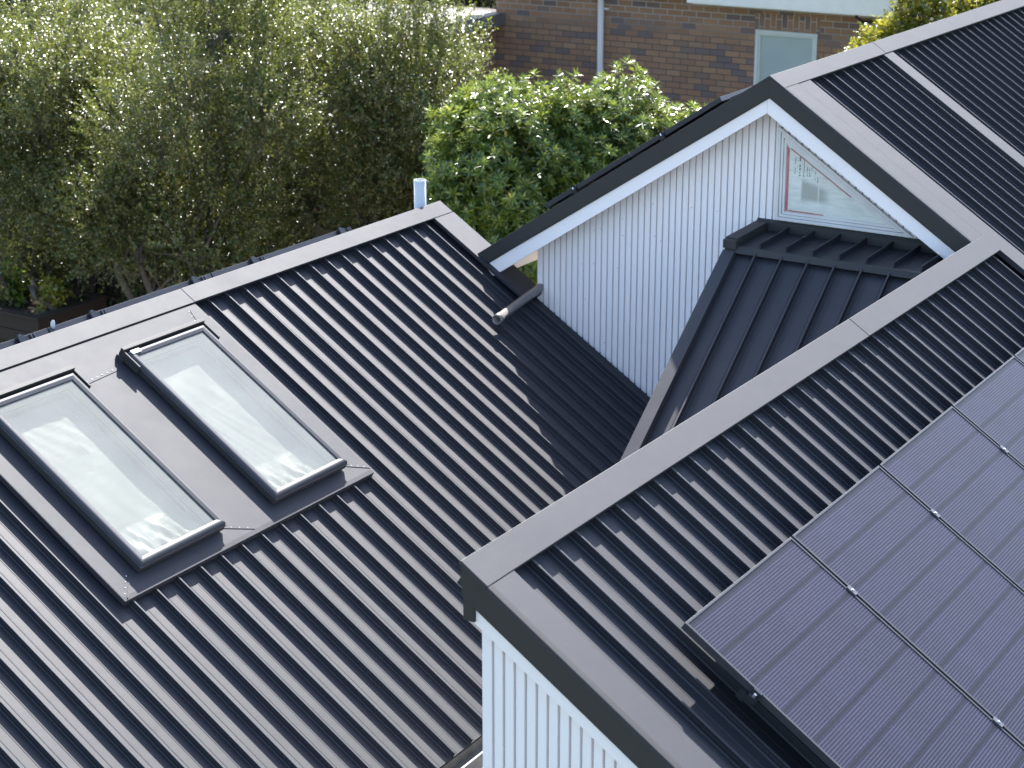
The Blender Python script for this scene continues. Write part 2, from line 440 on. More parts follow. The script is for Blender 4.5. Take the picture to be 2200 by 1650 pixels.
# --- left slope of the main roof with its eave
roofL = seam_sheet(FL, -.2, 6.6, .1, (XC-XL)*kL-.01, fin_rows(-.064, .1755, -.15, 6.55), .1755).build('seam_roof', M['roof'], house)
tag(roofL, 'far slope of the gabled roof, under solar panels')
mb = MB(); FL.slab(mb, YC+.004, -.02, .13, (XC-XL)*kL, -.03, -.001); mb.build('verge_cap', M['cap'], roofL)
mb = MB()
FL.slab(mb, YC+.06, 6.6, (XC-.95)*kL, (XC-.55)*kL, -.15, -.135)
mb.box((.60, YC+.06, zl(.6)-.25), (.02, 0, 0), (0, 6.8, 0), (0, 0, .15))
mb.build('soffit', M['soffit'], roofL)
mb = MB()
gz = zl(XL)-.03
mb.prism([V(XL-.005, .02, gz), V(XL-.005, .02, gz-.09), V(XL+.09, .02, gz-.09), V(XL+.09, .02, gz-.02)], (0, 6.5, 0)); mb.build('gutter', M['dull'], roofL)
# spout pipe lying on the left wing roof
mb = MB()
p0, p1 = V(.925, .02, -.555), V(1.018, -.79, -.612)
d = nrm(p1-p0); r = .033; k = 20
a = nrm(np.cross(d, V(0,0,1))); b = np.cross(d, a)
def circ(c, r): return [c+r*(a*math.cos(2*math.pi*i/k)+b*math.sin(2*math.pi*i/k)) for i in range(k)]
rows = [circ(p0, r), circ(p1-d*.07, r), circ(p1-d*.07, r+.004), circ(p1, r+.004), circ(p1, r), circ(p1-d*.25, r-.001)]
vs = sum(rows, [])
mb.add(vs, [(i*k+j, i*k+(j+1) % k, (i+1)*k+(j+1) % k, (i+1)*k+j) for i in range(len(rows)-1) for j in range(k)], 0, True)
mb.add(rows[-1], [tuple(range(k))])
tag(mb.build('drain_pipe', M['pipe'], house), 'grey spout pipe lying on the roof by the gable')
# vent pipe behind the ridge
mb = MB(); c = V(-.11, -.115, 0); k = 24
rows = [[c+V(q*math.cos(2*math.pi*i/k), q*math.sin(2*math.pi*i/k), z) for i in range(k)] for q, z in ((.047, -.4), (.047, .175), (.041, .175), (.041, -.1))]
mb.add(sum(rows, []), [(i*k+j, i*k+(j+1) % k, (i+1)*k+(j+1) % k, (i+1)*k+j) for i in range(3) for j in range(k)], 0, True)
mb.add(rows[-1], [tuple(range(k))])
tag(mb.build('vent_pipe', M['whiteplastic'], house), 'white vent pipe standing behind the ridge')
mb = MB(); mb.tube([(-.11,-.115,-.16), (-.11,-.115,-.02)], [.09, .052], 20, cap=False)

# --- flat canopy (E) and steep lean-to (D) in front of the gable
X0, X1, XR = 2.709, 2.80, 4.37
FE = Frame((0, YW, .137), (0, -1, -.03), (1, 0, 0), (0, -.03, 1))
LE = .495
def thin_fins(F, xs, d0, d1, pan, h, hw):
    mb = MB(); prof = [(X0+.01, pan)]
    for x in xs:
        prof += [(x-.045, pan), (x-.042, pan+.0016), (x-.036, pan+.0016), (x-.033, pan)]
        prof += [(x-hw-.005, pan), (x-hw, pan+.004), (x-hw+.0008, pan+h*.5), (x-hw-.0008, pan+h*.56), (x-hw, pan+h), (x+hw, pan+h), (x+hw, pan+.004), (x+hw+.005, pan)]
        prof += [(x+.05, pan), (x+.053, pan+.0016), (x+.06, pan+.0016), (x+.063, pan)]
    prof.append((XR, pan)); n = len(prof); vs = []
    for d in (d0, d1): vs += [F.p(x, d, z) for x, z in prof]
    mb.add(vs, [(j, j+1, n+j+1, n+j) for j in range(n-1)])
    for x in xs: mb.add([F.p(x-hw, d1, pan), F.p(x+hw, d1, pan), F.p(x+hw, d1, pan+h), F.p(x-hw, d1, pan+h)], [(0,1,2,3)])
    F.slab(mb, X0+.01, XR, d0, d1, pan-.03, pan-.003)
    return mb
finx = [2.962+.1905*k for k in range(8)]
roofE = thin_fins(FE, finx, 0, LE, -.005, .047, .0045).build('canopy_roof', M['roof'], house)
mb = MB()
FE.slab(mb, X0, X1, -.001, LE+.008, -.03, .058)
FE.slab(mb, X0-.003, X1+.003, LE+.006, LE+.045, -.012, .048)
mb.build('verge_cap', M['dull'], roofE, .003)
mb = MB()
mb.box((X1+.001, YW-.018, .128), (XR-X1, 0, 0), (0, .018, 0), (0, 0, .06))
mb.prism([V(X0+.004, YW-.022, .189), V(X0+.004, YW-.0005, .213), V(X0+.004, YW-.0005, .189)], (XR-X0-.004, 0, 0))
mb.build('apron_flashing', M['dull'], roofE, .0015)
sd = .769; nd = math.sqrt(1+sd*sd)
YD, ZD = -.553, .114
FD = Frame((0, YD, ZD), (0, -1, -sd), (1, 0, 0), (0, -sd, 1))
finx2 = [2.949+.1905*k for k in range(8)]
roofD = thin_fins(FD, finx2, -.03, 3.0, -.050, .044, .0055).build('lean_to_roof', M['roof'], house)
mb = MB()
FD.slab(mb, X0, X1, .022, 3.0, -.075, .0)
mb.build('verge_cap', M['cap'], roofD, .003)
mb = MB()
mb.prism([V(X0+.006, YW-LE-.004, .127), V(X0+.006, YW-LE-.02, .122), V(X0+.006, YW-LE-.042, .082), V(X0+.006, YW-LE-.030, .082), V(X0+.006, YW-LE+.004, .112)], (XR-X0-.006, 0, 0))
mb.build('drip_edge', M['dull'], roofD, .0015)
mb = MB()   # cheek below the lean-to's free edge
mb.prism([V(X0+.012, YW, -2.4), V(X0+.012, YW, .1), V(X0+.012, -.56, .03), FD.p(X0+.012, 2.98, -.08), V(X0+.012, FD.p(0, 2.98)[1], -2.4)], (.05, 0, 0))
mb.build('side_wall', M['white'], house)

# --- triangular window in the gable
win = empty('window'); attach(win, house); win.location = V(2.85, YW, .22)-V(house.location)
tag(win, 'triangular gable window with red tape and film')
tri = [V(2.849, YW, .878), V(2.853, YW, .221), V(3.868, YW, .221)]
def inset(t, d):
    P = [V(p[0], p[2]) for p in t]
    L = [np.linalg.norm(P[(i+1) % 3]-P[(i+2) % 3]) for i in range(3)]
    I = sum(L[i]*P[i] for i in range(3))/sum(L)
    area = abs((P[1]-P[0])[0]*(P[2]-P[0])[1]-(P[1]-P[0])[1]*(P[2]-P[0])[0])/2
    k = 1-d/(2*area/sum(L))
    return [V(I[0]+(p[0]-I[0])*k, t[0][1], I[1]+(p[1]-I[1])*k) for p in P]
def off(t, dy): return [p+V(0, dy, 0) for p in t]
mb = MB()
t0, t1, t2, t3, t4 = tri, inset(tri, .021), inset(tri, .024), inset(tri, .042), inset(tri, .062)
mb.ring(t0, t1, (0, -.024, 0)); mb.ring(t2, t3, (0, -.018, 0)); mb.ring(inset(tri, .0445), t4, (0, -.011, 0))
mb.ring(t1, t2, (0, -.008, 0)); mb.ring(t3, inset(tri, .0445), (0, -.006, 0))
mb.build('frame', M['wframe'], win, .0015)
def win_film():
    n = N('window_film'); vec = n.coord()
    st = n.noise(n.coord((1.5, 1, 9), (0, .5, 0)), 6, 7, .7)
    base = n.mix(n.ramp(st, [(.32, 0.), (.70, 1.)]), (.64, .64, .60), (.86, .85, .80))
    sp = n.node('ShaderNodeSeparateXYZ'); n.link(vec, sp.inputs[0])
    def soft(sock, a, b):
        r = n.node('ShaderNodeMapRange', interpolation_type='SMOOTHSTEP'); n.link(sock, r.inputs['Value'])
        r.inputs['From Min'].default_value = a; r.inputs['From Max'].default_value = b; return r.outputs[0]
    X, Z = n.math('SUBTRACT', sp.outputs[0], 2.85), n.math('SUBTRACT', sp.outputs[2], .22)
    zz = n.math('ADD', Z, n.math('MULTIPLY', X, .30))
    a = n.math('MULTIPLY', n.math('MULTIPLY', soft(X, .175, .195), n.math('SUBTRACT', 1, soft(X, .33, .42))), n.math('MULTIPLY', soft(Z, .13, .18), n.math('SUBTRACT', 1, soft(zz, .33, .385))))
    slit = n.math('SUBTRACT', 1, n.math('MULTIPLY', n.math('MULTIPLY', soft(X, .305, .309), n.math('SUBTRACT', 1, soft(X, .314, .318))), .7))
    base = n.mix(n.math('MULTIPLY', n.math('MULTIPLY', a, slit), .78), base, (.33, .335, .30))
    n.set(base=base, rough=.35, spec=.4); n.bump(st, .3, .01); return n.m
M['wfilm'] = win_film(); M['dim'] = simple('dim_interior_board', (.22, .23, .21), .7, .2, .2, 5)
mb = MB(); g = inset(tri, .060)
mb.prism(off(g, -.0035), (0, .003, 0)); mb.build('film', M['wfilm'], win)
mb = MB(); mb.prism(off(g, -.0105), (0, .002, 0)); mb.build('pane', M['wglass'], win)
mb = MB()
gl = inset(tri, .064)
mb.prism([V(gl[0][0]+.002, YW-.0075, gl[0][2]-.012), V(gl[1][0]+.002, YW-.0075, gl[1][2]+.002), V(gl[1][0]+.021, YW-.0075, gl[1][2]+.002), V(gl[0][0]+.021, YW-.0075, gl[0][2]-.035)], (0, .002, 0))
mb.prism([V(gl[1][0]+.029, YW-.0075, gl[1][2]+.002), V(gl[1][0]+.29, YW-.0075, gl[1][2]+.002), V(gl[1][0]+.29, YW-.0075, gl[1][2]+.009), V(gl[1][0]+.029, YW-.0075, gl[1][2]+.011)], (0, .003, 0))
hyp = nrm(gl[2]-gl[0])
mb.prism([gl[0]+V(.030, -.0075, -.028), gl[0]+hyp*.58+V(0, -.0075, -.004), gl[0]+hyp*.58+V(-.004, -.0075, -.008), gl[0]+V(.030, -.0075, -.036)], (0, .003, 0))
mb.build('tape', M['redtape'], win)
mb = MB()
def col(x, z0, z1, w, n, dens=.75):
    z = z0
    while z > z1:
        l = random.uniform(.006, .016)
        if random.random() < dens: mb.box((x+random.uniform(-.0015, .0015), YW-.0055, z-l), (w, 0, 0), (0, .002, 0), (0, 0, l*.82))
        z -= l
col(2.980, .675, .635, .003, 1); col(2.979, .60, .555, .003, 1); col(3.012, .68, .545, .008, 1); col(3.045, .665, .55, .0035, 1, .95)
for x, a, b in ((3.07, .64, .55), (3.088, .62, .56), (3.13, .585, .535), (3.105, .62, .60)): col(x, a, b, .0035, 1, .6)
col(3.15, .55, .51, .003, 1, .9)
mb.build('printing', M['ink'], win)

# --- skylights
def skylight(y0, y1, label):
    sk = empty('skylight'); attach(sk, house); base = FA.p((y0+y1)/2, 1.0, 0); sk.location = base-V(house.location); tag(sk, label)
    d0, d1 = .357, 1.700
    T = .072
    mb = MB()   # curb
    F = FA
    def loop(iy, is0, is1, h): return [F.p(y0+iy, d0+is0, h), F.p(y1-iy, d0+is0, h), F.p(y1-iy, d1-is1, h), F.p(y0+iy, d1-is1, h)]
    mb.ring(loop(.022, .022, .022, -.01), loop(.06, .06, .06, -.01), F.n*.032)
    mb.build('curb', M['dull'], sk)
    mb = MB()   # aluminium frame: skirt, ledge and rounded top rail
    mb.ring(loop(.006, .006, .006, .004), loop(.03, .03, .03, .004), F.n*.036, 1)
    mb.ring(loop(0, 0, 0, .041), loop(.03, .03, .03, .041), F.n*.007)
    n = 7; outer = []
    prof = [(.008, .049)] + [(.008+.024*(1-math.cos(t)), .049+.022*math.sin(t)) for t in np.linspace(.25, math.pi*.55, n)] + [(.054, .064), (.056, .055)]
    vs = []
    for i, h in prof: vs += loop(i, i, i, h)
    mb.add(vs, [(4*i+j, 4*i+(j+1) % 4, 4*(i+1)+(j+1) % 4, 4*(i+1)+j) for i in range(len(prof)-1) for j in range(4)])
    mb.build('frame', [M['greyframe'], M['dull']], sk)
    mb = MB()   # dark head cover wrapping round the top corners
    F.slab(mb, y0-.016, y1+.016, d0-.028, d0-.004, .0, T+.006)
    F.slab(mb, y0-.016, y0-.004, d0-.004, d0+.145, .010, T-.004); F.slab(mb, y1+.004, y1+.016, d0-.004, d0+.145, .010, T-.004)
    F.slab(mb, y0-.03, y0-.017, d0-.03, d0+.03, -.006, .03)
    mb.build('head_cover', M['dull'], sk, .002)
    mb = MB(); F.slab(mb, y0+.052, y1-.052, d0+.052, d1-.052, .049, .055); mb.build('pane', M['milky'], sk)
    mb = MB()   # white shaft and wrinkled film below the glass
    mb.ring(loop(.0605, .0565, .0565, .047), loop(.0615, .0615, .0615, .047), -F.n*.34)
    mb.build('shaft', M['film'], sk)
    mb = MB(); ny, nd = 46, 90
    rng = np.random.default_rng(int(abs(y0)*100))
    ph = rng.uniform(0, 6.28, 14)
    vs = []
    for j in range(nd+1):
        for i in range(ny+1):
            u, v = i/ny, j/nd
            depth = -.042
            w1 = .0025*math.sin(9*u+16*v+ph[0]+1.5*math.sin(5*v+ph[1]))+.0022*math.sin(34*(u*.8-v*.55)+3*math.sin(4*v+ph[2]))*(.5+.5*math.sin(6*v+ph[3]))
            w2 = .0014*math.sin(70*(u*.7-v*.6)+4*math.sin(6*u+ph[4]))*(.5+.5*math.sin(7*v+ph[5]))
            bunch = max(0, (v-.80)/.2)
            w3 = bunch*(.013*math.sin(19*u+6*v+ph[6])+.009*math.sin(43*u-21*v+ph[7])+.005*math.sin(71*u+33*v+ph[8]))+bunch*.03
            vs.append(F.p(y0+.062+(y1-y0-.124)*u, d0+.062+(d1-d0-.124)*v, min(.044, depth+w1+w2+w3)))
    mb.add(vs, [(j*(ny+1)+i, j*(ny+1)+i+1, (j+1)*(ny+1)+i+1, (j+1)*(ny+1)+i) for j in range(nd) for i in range(ny)], 0, True)
    mb.build('film', M['film'], sk)
    mb = MB()
    F.slab(mb, y0+.066, y1-.085, d0+.075, d0+.092, -.034, -.032); F.slab(mb, y1-.084, y1-.068, d0+.075, d1-.20, -.034, -.032)
    F.slab(mb, y1-.094, y1-.066, d0+.66, d0+.90, -.0315, -.030)
    mb.build('tape', M['tape'], sk)
    mb = MB()
    for k in range(9):
        yy = y1-.16-.023*(k % 5)-.008*(k//5); ss = d0+.20+.028*k*.6
        n0 = 0; s_ = ss
        while s_ < ss+random.uniform(.10, .2):
            l = random.uniform(.006, .02); F.slab(mb, yy, yy+.004, s_, s_+l, .0462, .0470); s_ += l+random.uniform(.002, .008)
    mb.build('printing', M['ink'], sk)
    mb = MB(); F.slab(mb, y0+.025, y0+.10, d0+.012, d0+.042, .0722, .0735, 0); F.slab(mb, y0+.032, y0+.058, d0+.020, d0+.026, .0736, .0742, 1)
    mb.build('sticker', [M['whiteplastic'], M['redprint']], sk)
    return sk
skylight(-3.913, -3.200, 'skylight nearer the gable, full white film')
skylight(-5.070, -4.355, 'skylight at the left edge of the picture')

# ------------------------------------------------------------------ solar panels
def cell_mat():
    n = N('solar_cells')
    c = n.node('ShaderNodeUVMap'); sep = n.node('ShaderNodeSeparateXYZ'); n.link(c.outputs[0], sep.inputs[0])
    u, v = sep.outputs[0], sep.outputs[1]          # metres across and down the panel
    CU, CV = .1655, .1665
    cu, cv = n.math('DIVIDE', u, CU), n.math('DIVIDE', v, CV)
    comb = n.node('ShaderNodeCombineXYZ'); n.link(n.math('FLOOR', cu), comb.inputs[0]); n.link(n.math('FLOOR', n.math('DIVIDE', v, CV)), comb.inputs[1])
    oi = n.node('ShaderNodeObjectInfo'); n.link(n.math('MULTIPLY', oi.outputs['Random'], 50), comb.inputs[2])
    wn = n.node('ShaderNodeTexWhiteNoise'); n.link(comb.outputs[0], wn.inputs['Vector'])
    fu, fv = n.math('FRACT', cu), n.math('FRACT', cv)
    gapu = n.math('LESS_THAN', n.math('MINIMUM', fu, n.math('SUBTRACT', 1, fu)), .013)
    gapv = n.math('LESS_THAN', n.math('MINIMUM', fv, n.math('SUBTRACT', 1, fv)), .05)
    fl = n.math('FRACT', n.math('DIVIDE', v, CV/12))
    line = n.math('LESS_THAN', n.math('ABSOLUTE', n.math('SUBTRACT', fl, .5)), .17)
    line = n.math('MULTIPLY', line, n.math('SUBTRACT', 1, gapv))
    dash = n.node('ShaderNodeTexNoise'); dash.inputs['Scale'].default_value = 1; dash.inputs['Detail'].default_value = 2
    cm = n.node('ShaderNodeCombineXYZ'); n.link(n.math('MULTIPLY', u, 7), cm.inputs[0]); n.link(n.math('FLOOR', n.math('DIVIDE', v, CV/12)), cm.inputs[1]); n.link(cm.outputs[0], dash.inputs['Vector'])
    line = n.math('MULTIPLY', line, n.ramp(dash.outputs['Fac'], [(.36, .72), (.64, 1.)]))
    cell = n.mix(wn.outputs['Value'], (.005, .005, .011), (.008, .0075, .019))
    cell = n.mix(n.math('MAXIMUM', gapu, gapv), cell, (.005, .005, .007))
    col = n.mix(n.math('MULTIPLY', line, .85), cell, (.052, .051, .075))
    n.set(base=col, rough=.46, spec=.22)
    n.b.inputs['Specular Tint'].default_value = (.78, .76, 1, 1)
    return n.m
M['cells'] = cell_mat()
M['pframe'] = simple('panel_frame_metal', (.035, .035, .04), .45, .4, .08, 9)

def solar_panel(F, y0, wy, d0, ld, top, label, group, clamps=(), end_clamps=(), thick=.035, cells=True):
    root = empty('solar_panel', F.p(y0+wy/2, d0+ld/2, top-thick))
    tag(root, label, 'solar panel', group)
    y1, d1 = y0+wy, d0+ld
    lp = lambda i, h: [F.p(y0+i, d0+i, h), F.p(y1-i, d0+i, h), F.p(y1-i, d1-i, h), F.p(y0+i, d1-i, h)]
    mb = MB(); mb.ring(lp(0, top-thick), lp(.011, top-thick), F.n*thick); mb.build('frame', M['pframe'], root, .001)
    me = bpy.data.meshes.new('cell_sheet')
    vs = [F.p(y, d, h)-V(root.location) for h in (top-.004, top-.009) for y, d in ((y0+.0105, d0+.0105), (y1-.0105, d0+.0105), (y1-.0105, d1-.0105), (y0+.0105, d1-.0105))]
    me.from_pydata([tuple(p) for p in vs], [], [(3,2,1,0), (4,5,6,7), (0,1,5,4), (1,2,6,5), (2,3,7,6), (3,0,4,7)])
    uv = me.uv_layers.new(name='UVMap')
    for lpx in me.loops:
        k = lpx.vertex_index % 4
        uv.data[lpx.index].uv = ((-.009 + (wy-.021 if k in (1, 2) else 0)), (ld-.021 if k in (2, 3) else 0)-.012)
    me.materials.append(M['cells']); me.update()
    o = bpy.data.objects.new('cell_sheet', me); COL.objects.link(o); o.parent = root
    for yc, dc in clamps:
        mb = MB(); F.slab(mb, yc-.014, yc+.014, dc-.026, dc+.026, top+.0005, top+.005)
        F.slab(mb, yc-.006, yc+.006, dc-.02, dc+.02, top-.06, top+.0004); mb.tube([F.p(yc, dc, top+.005), F.p(yc, dc, top+.009)], .006, 10, 1)
        mb.build('clamp', [M['alu'], M['steel']], root)
    for yc, dc, sg in end_clamps:
        mb = MB(); F.slab(mb, min(yc, yc+sg*.03), max(yc, yc+sg*.03), dc-.02, dc+.02, top-.05, top-.02)
        F.slab(mb, min(yc-sg*.008, yc+sg*.012), max(yc-sg*.008, yc+sg*.012), dc-.02, dc+.02, top-.02, top+.004)
        mb.tube([F.p(yc+sg*.022, dc, top-.02), F.p(yc+sg*.022, dc, top-.004)], .007, 10, 1)
        mb.build('clamp', [M['blackm'], M['steel']], root)
    return root
topB = .15/kB
shift = .15*tB/kB      # h is vertical in the calibration
dP = (5.0376-XC)*kB - .15*tB/kB
dP0 = (5.0376-XC)*kB - topB*tB
cl1, cl2 = (5.30768-5.0376)*kB+.035, (6.03453-5.0376)*kB
labs = ['nearest solar panel, with the exposed end clamp and lower left corner', 'second solar panel from the near end of the row', 'third solar panel from the near end, in the middle of the row',
        'fourth solar panel from the near end, below the seam roof', 'farthest solar panel at the right edge of the picture']
for k in range(5):
    y = -5.7078+1.055*k
    cl = [(y+1.055-.0085, dP0+cl1), (y+1.055-.0085, dP0+cl2)] if k < 4 else []
    solar_panel(FB, y, 1.038, dP0, 1.70, topB, labs[k], 'solar panels on the front roof', cl, [(y, dP0+cl1+.04, -1), (y, dP0+cl2, -1)] if k == 0 else [])
rails = MB()
for dc in (cl1, cl2):
    FB.slab(rails, -5.735, -.45, dP0+dc-.018, dP0+dc+.018, topB-.075, topB-.037)
    for yf in fin_rows(-5.904, .1755*3, -5.79, -.5): FB.slab(rails, yf-.02, yf+.02, dP0+dc-.025, dP0+dc+.025, -.01, topB-.074)
tag(rails.build('mounting_rail', M['blackm']), 'black mounting rails under the front row of solar panels', 'mounting rail')

# far slope of the left wing: only the edges show above the ridge
capz = lambda x: -tA*abs(x)
hN = (-.026-capz(.155))/kA; dF = .155*kA-hN*0-(.026*0)
dF = .155/1*kA - ((-.026)-capz(.155))*tA/kA
fl = ['solar panel edge above the ridge, nearest the vent pipe', 'solar panel edge above the ridge, middle one of three', 'solar panel edge above the ridge at the left edge of the picture']
ends = [[-1.113, -2.121], [-2.742, -3.695], [-4.306, -5.3]]
for k in range(3):
    y1 = -1.035-1.517*k
    r = solar_panel(FA2, y1-1.503, 1.503, dF, 1.0, hN, fl[k], 'solar panels on the far slope')
    for yc in ends[k]:
        mb = MB()
        FA2.slab(mb, yc-.022, yc+.022, dF-.03, dF-.001, hN-.05, hN+.004)
        FA2.slab(mb, yc-.022, yc+.022, dF-.001, dF+.012, hN+.0005, hN+.005)
        FA2.slab(mb, yc+.024, yc+.085, dF-.018, dF-.004, hN-.06, hN-.022)
        for q in (.075, .10): FA2.slab(mb, yc+q, yc+q+.006, dF-.03, dF-.004, hN-.055, hN-.006, 1)
        mb.tube([FA2.p(yc+.004, dF-.016, hN+.004), FA2.p(yc+.004, dF-.016, hN+.013)], .010, 10, 1)
        mb.build('clamp', [M['blackm'], M['alu']], r)
fx = empty('cable_end', (-.15, -4.02, -.075)); tag(fx, 'small white capped cable end sticking up behind the ridge', 'cable end')
mb = MB(); mb.tube([(-.15, -4.02, -.12), (-.15, -4.02, -.04)], [.010, .009], 10); mb.build('stalk', M['blackm'], fx)
mb = MB(); mb.tube([(-.15, -4.02, -.04), (-.15, -4.02, -.028), (-.15, -4.018, .0), (-.15, -4.012, .012)], [.009, .014, .013, .006], 12); mb.build('cap', M['whiteplastic'], fx)
# left slope of the main roof: dark panel edges over the gable rake
for k, (lab) in enumerate(['upper solar panel whose dark edge tops the gable rake', 'lower solar panel whose dark edge tops the gable rake']):
    d_ = (XC-2.36)*kL+.02+.875*k
    solar_panel(FL, .17, 1.5, d_, .86, .095, lab, 'solar panels behind the gable', [], [(.17, d_+.55, -1)])

# ------------------------------------------------------------------ brick house behind
brick = empty('brick_house', (-2.5, 11.5, GZ)); tag(brick, 'brown brick house with white eaves behind the shrubs', 'house')
def brick_mat(vert=False):
    n = N('brown_brick'+('_upright' if vert else ''))
    c = n.node('ShaderNodeTexCoord'); sp = n.node('ShaderNodeSeparateXYZ'); n.link(c.outputs['Object'], sp.inputs[0])
    cm = n.node('ShaderNodeCombineXYZ'); hx = n.math('ADD', sp.outputs[0], sp.outputs[1])
    n.link(sp.outputs[2] if vert else hx, cm.inputs[0]); n.link(hx if vert else sp.outputs[2], cm.inputs[1])
    jit = n.noise(None, 3, 2); 
    b = n.node('ShaderNodeTexBrick'); n.link(cm.outputs[0], b.inputs['Vector'])
    b.inputs['Color1'].default_value = (0,0,0,1); b.inputs['Color2'].default_value = (1,1,1,1); b.inputs['Scale'].default_value = 1
    b.inputs['Brick Width'].default_value = .206; b.inputs['Row Height'].default_value = .0767; b.inputs['Mortar Size'].default_value = .0055; b.inputs['Mortar Smooth'].default_value = .2
    colr = n.ramp(b.outputs['Color'], [(0., (.19, .145, .135)), (.10, (.21, .155, .14)), (.16, (.32, .175, .105)), (.4, (.41, .235, .135)), (.6, (.37, .20, .115)), (.8, (.47, .27, .15)), (.93, (.30, .19, .13)), (1., (.22, .165, .15))])
    grain = n.noise(n.coord((14, 14, 60)), 2, 5, .7)
    colr = n.mix(n.math('MULTIPLY', grain, .5), colr, (.17, .125, .10))
    mort = n.ramp(sp.outputs[2], [(0., (.055, .05, .045)), (1., (.34, .32, .29))])
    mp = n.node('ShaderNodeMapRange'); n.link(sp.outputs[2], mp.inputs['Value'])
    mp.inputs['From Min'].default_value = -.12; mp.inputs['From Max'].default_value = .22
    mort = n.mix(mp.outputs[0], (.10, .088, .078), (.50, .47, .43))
    n.set(base=n.mix(b.outputs['Fac'], colr, mort), rough=.9, spec=.2)
    h = n.math('SUBTRACT', n.math('MULTIPLY', grain, .3), b.outputs['Fac']); n.bump(h, .5, .006)
    return n.m
BY = 9.80
bx0, bx1 = -5.70, 3.2
M['brick'] = brick_mat(); M['brickv'] = brick_mat(True)
M['cream'] = simple('cream_window_frame', (.66, .68, .62), .45, .4, .04)
M['eave'] = simple('white_eave_paint', (.80, .74, .63), .5, .35, .05)
wx0, wx1, wz1, wz0 = -1.86, -1.03, .065, -1.15
mb = MB()
def at(o): return V(o)
zt = .40
for x0, x1, z0, z1 in ((bx0, wx0, GZ, zt), (wx1, bx1, GZ, zt), (wx0, wx1, GZ, wz0), (wx0, wx1, wz1, zt)):
    mb.box((x0, BY, z0), (x1-x0, 0, 0), (0, .11, 0), (0, 0, z1-z0))
mb.box((bx0, BY+.11, GZ), (.11, 0, 0), (0, 6, 0), (0, 0, zt-GZ)); mb.box((bx1-.11, BY+.11, GZ), (.11, 0, 0), (0, 6, 0), (0, 0, zt-GZ))
def put(mb, name, mats, parent, bevel=0):
    return mb.build(name, mats, parent, bevel)
w = put(mb, 'wall', M['brick'], brick)
mb = MB(); mb.box((wx0-.02, BY-.003, wz1+.006), (wx1-wx0+.04, 0, 0), (0, .05, 0), (0, 0, .195)); put(mb, 'lintel', M['brickv'], brick)
mb = MB()
mb.box((-2.55, BY-.42, .375), (bx1+2.75, 0, 0), (0, .42, 0), (0, 0, .02)); mb.box((-2.55, BY-.03, .335), (bx1+2.75, 0, 0), (0, .03, 0), (0, 0, .04))
mb.box((bx0-.3, BY-.42, .47), (bx1-bx0+.6, 0, 0), (0, .42, 0), (0, 0, .02))
put(mb, 'soffit', M['eave'], brick)
mb = MB(); mb.box((-2.6, BY-.47, .39), (bx1+2.85, 0, 0), (0, .02, 0), (0, 0, .36)); put(mb, 'fascia', M['eave'], brick, .004)
mb = MB()
mb.prism([V(bx0-.35, BY-.44, .70), V(bx0-.35, 13, 2.3), V(bx0-.35, 16.5, .56)], (bx1-bx0+.7, 0, 0)); put(mb, 'roof', simple('red_brown_tiles', (.20, .11, .08), .8, .3, .25, 9), brick)
mb = MB(); mb.tube([(-4.05, BY-.055, .5), (-4.05, BY-.055, GZ)], .042, 16); mb.box((-4.02, BY-.05, .17), (.07, 0, 0), (0, .05, 0), (0, 0, .02)); put(mb, 'downpipe', M['trim'], brick)
mb = MB(); mb.tube([(-.37, BY-.44, .62), (-.37, BY-.44, .36), (-.30, BY-.40, .31), (.05, BY-.06, .29), (.08, BY-.05, .2), (.08, BY-.05, GZ)], .018, 10); put(mb, 'downpipe', M['blackm'], brick)
wn = empty('window'); attach(wn, brick); wn.location = V(-1.45, BY, -.5)-V(brick.location)
mb = MB()
R = lambda i, y: [V(wx0+i, y, wz0+i), V(wx1-i, y, wz0+i), V(wx1-i, y, wz1-i), V(wx0+i, y, wz1-i)]
mb.ring(R(.0, BY-.02), R(.045, BY-.02), (0, .07, 0)); mb.ring(R(.045, BY-.005), R(.068, BY-.005), (0, .05, 0)); put(mb, 'frame', M['cream'], wn, .003)
n = N('frosted_pane'); n.set(base=n.mix(n.noise(n.coord(), 2.5, 4), (.40, .46, .42), (.50, .56, .51)), rough=.35, spec=.5); M['frost'] = n.m
mb = MB(); mb.box((wx0+.06, BY+.02, wz0+.06), (wx1-wx0-.12, 0, 0), (0, .01, 0), (0, 0, wz1-wz0-.12)); put(mb, 'pane', M['frost'], wn)
# projecting wing at the left of the brick house
mb = MB()
mb.box((bx0-2.2, BY-1.6, GZ), (2.2-.002, 0, 0), (0, 3, 0), (0, 0, 3.45)); put(mb, 'wall', M['brick'], brick)
mb = MB(); mb.box((bx0-2.4, BY-1.9, -.14), (2.55, 0, 0), (0, 1.9-.002, 0), (0, 0, .16)); put(mb, 'soffit', simple('grey_eave', (.15, .145, .14), .6, .3, .1), brick)

# ------------------------------------------------------------------ plants
def leaf_mat(name, stops, trans, rough=.34, spec=.5, tcol=(.35, .42, .06)):
    n = N(name)
    g = n.node('ShaderNodeNewGeometry')
    colr = n.ramp(g.outputs['Random Per Island'], stops)
    n.set(base=colr, rough=rough, spec=spec)
    tr = n.node('ShaderNodeBsdfTranslucent')
    n.link(n.mix(.55, colr, tcol), tr.inputs['Color'])
    mx = n.node('ShaderNodeMixShader'); mx.inputs[0].default_value = trans
    n.link(n.b.outputs[0], mx.inputs[1]); n.link(tr.outputs[0], mx.inputs[2]); n.link(mx.outputs[0], n.out.inputs['Surface'])
    return n.m
M['leaf_small'] = leaf_mat('small_olive_leaf', [(0., (.024, .042, .011)), (.38, (.060, .082, .020)), (.70, (.125, .125, .036)), (.91, (.23, .185, .065)), (1., (.34, .19, .06))], .32, .29, .6)
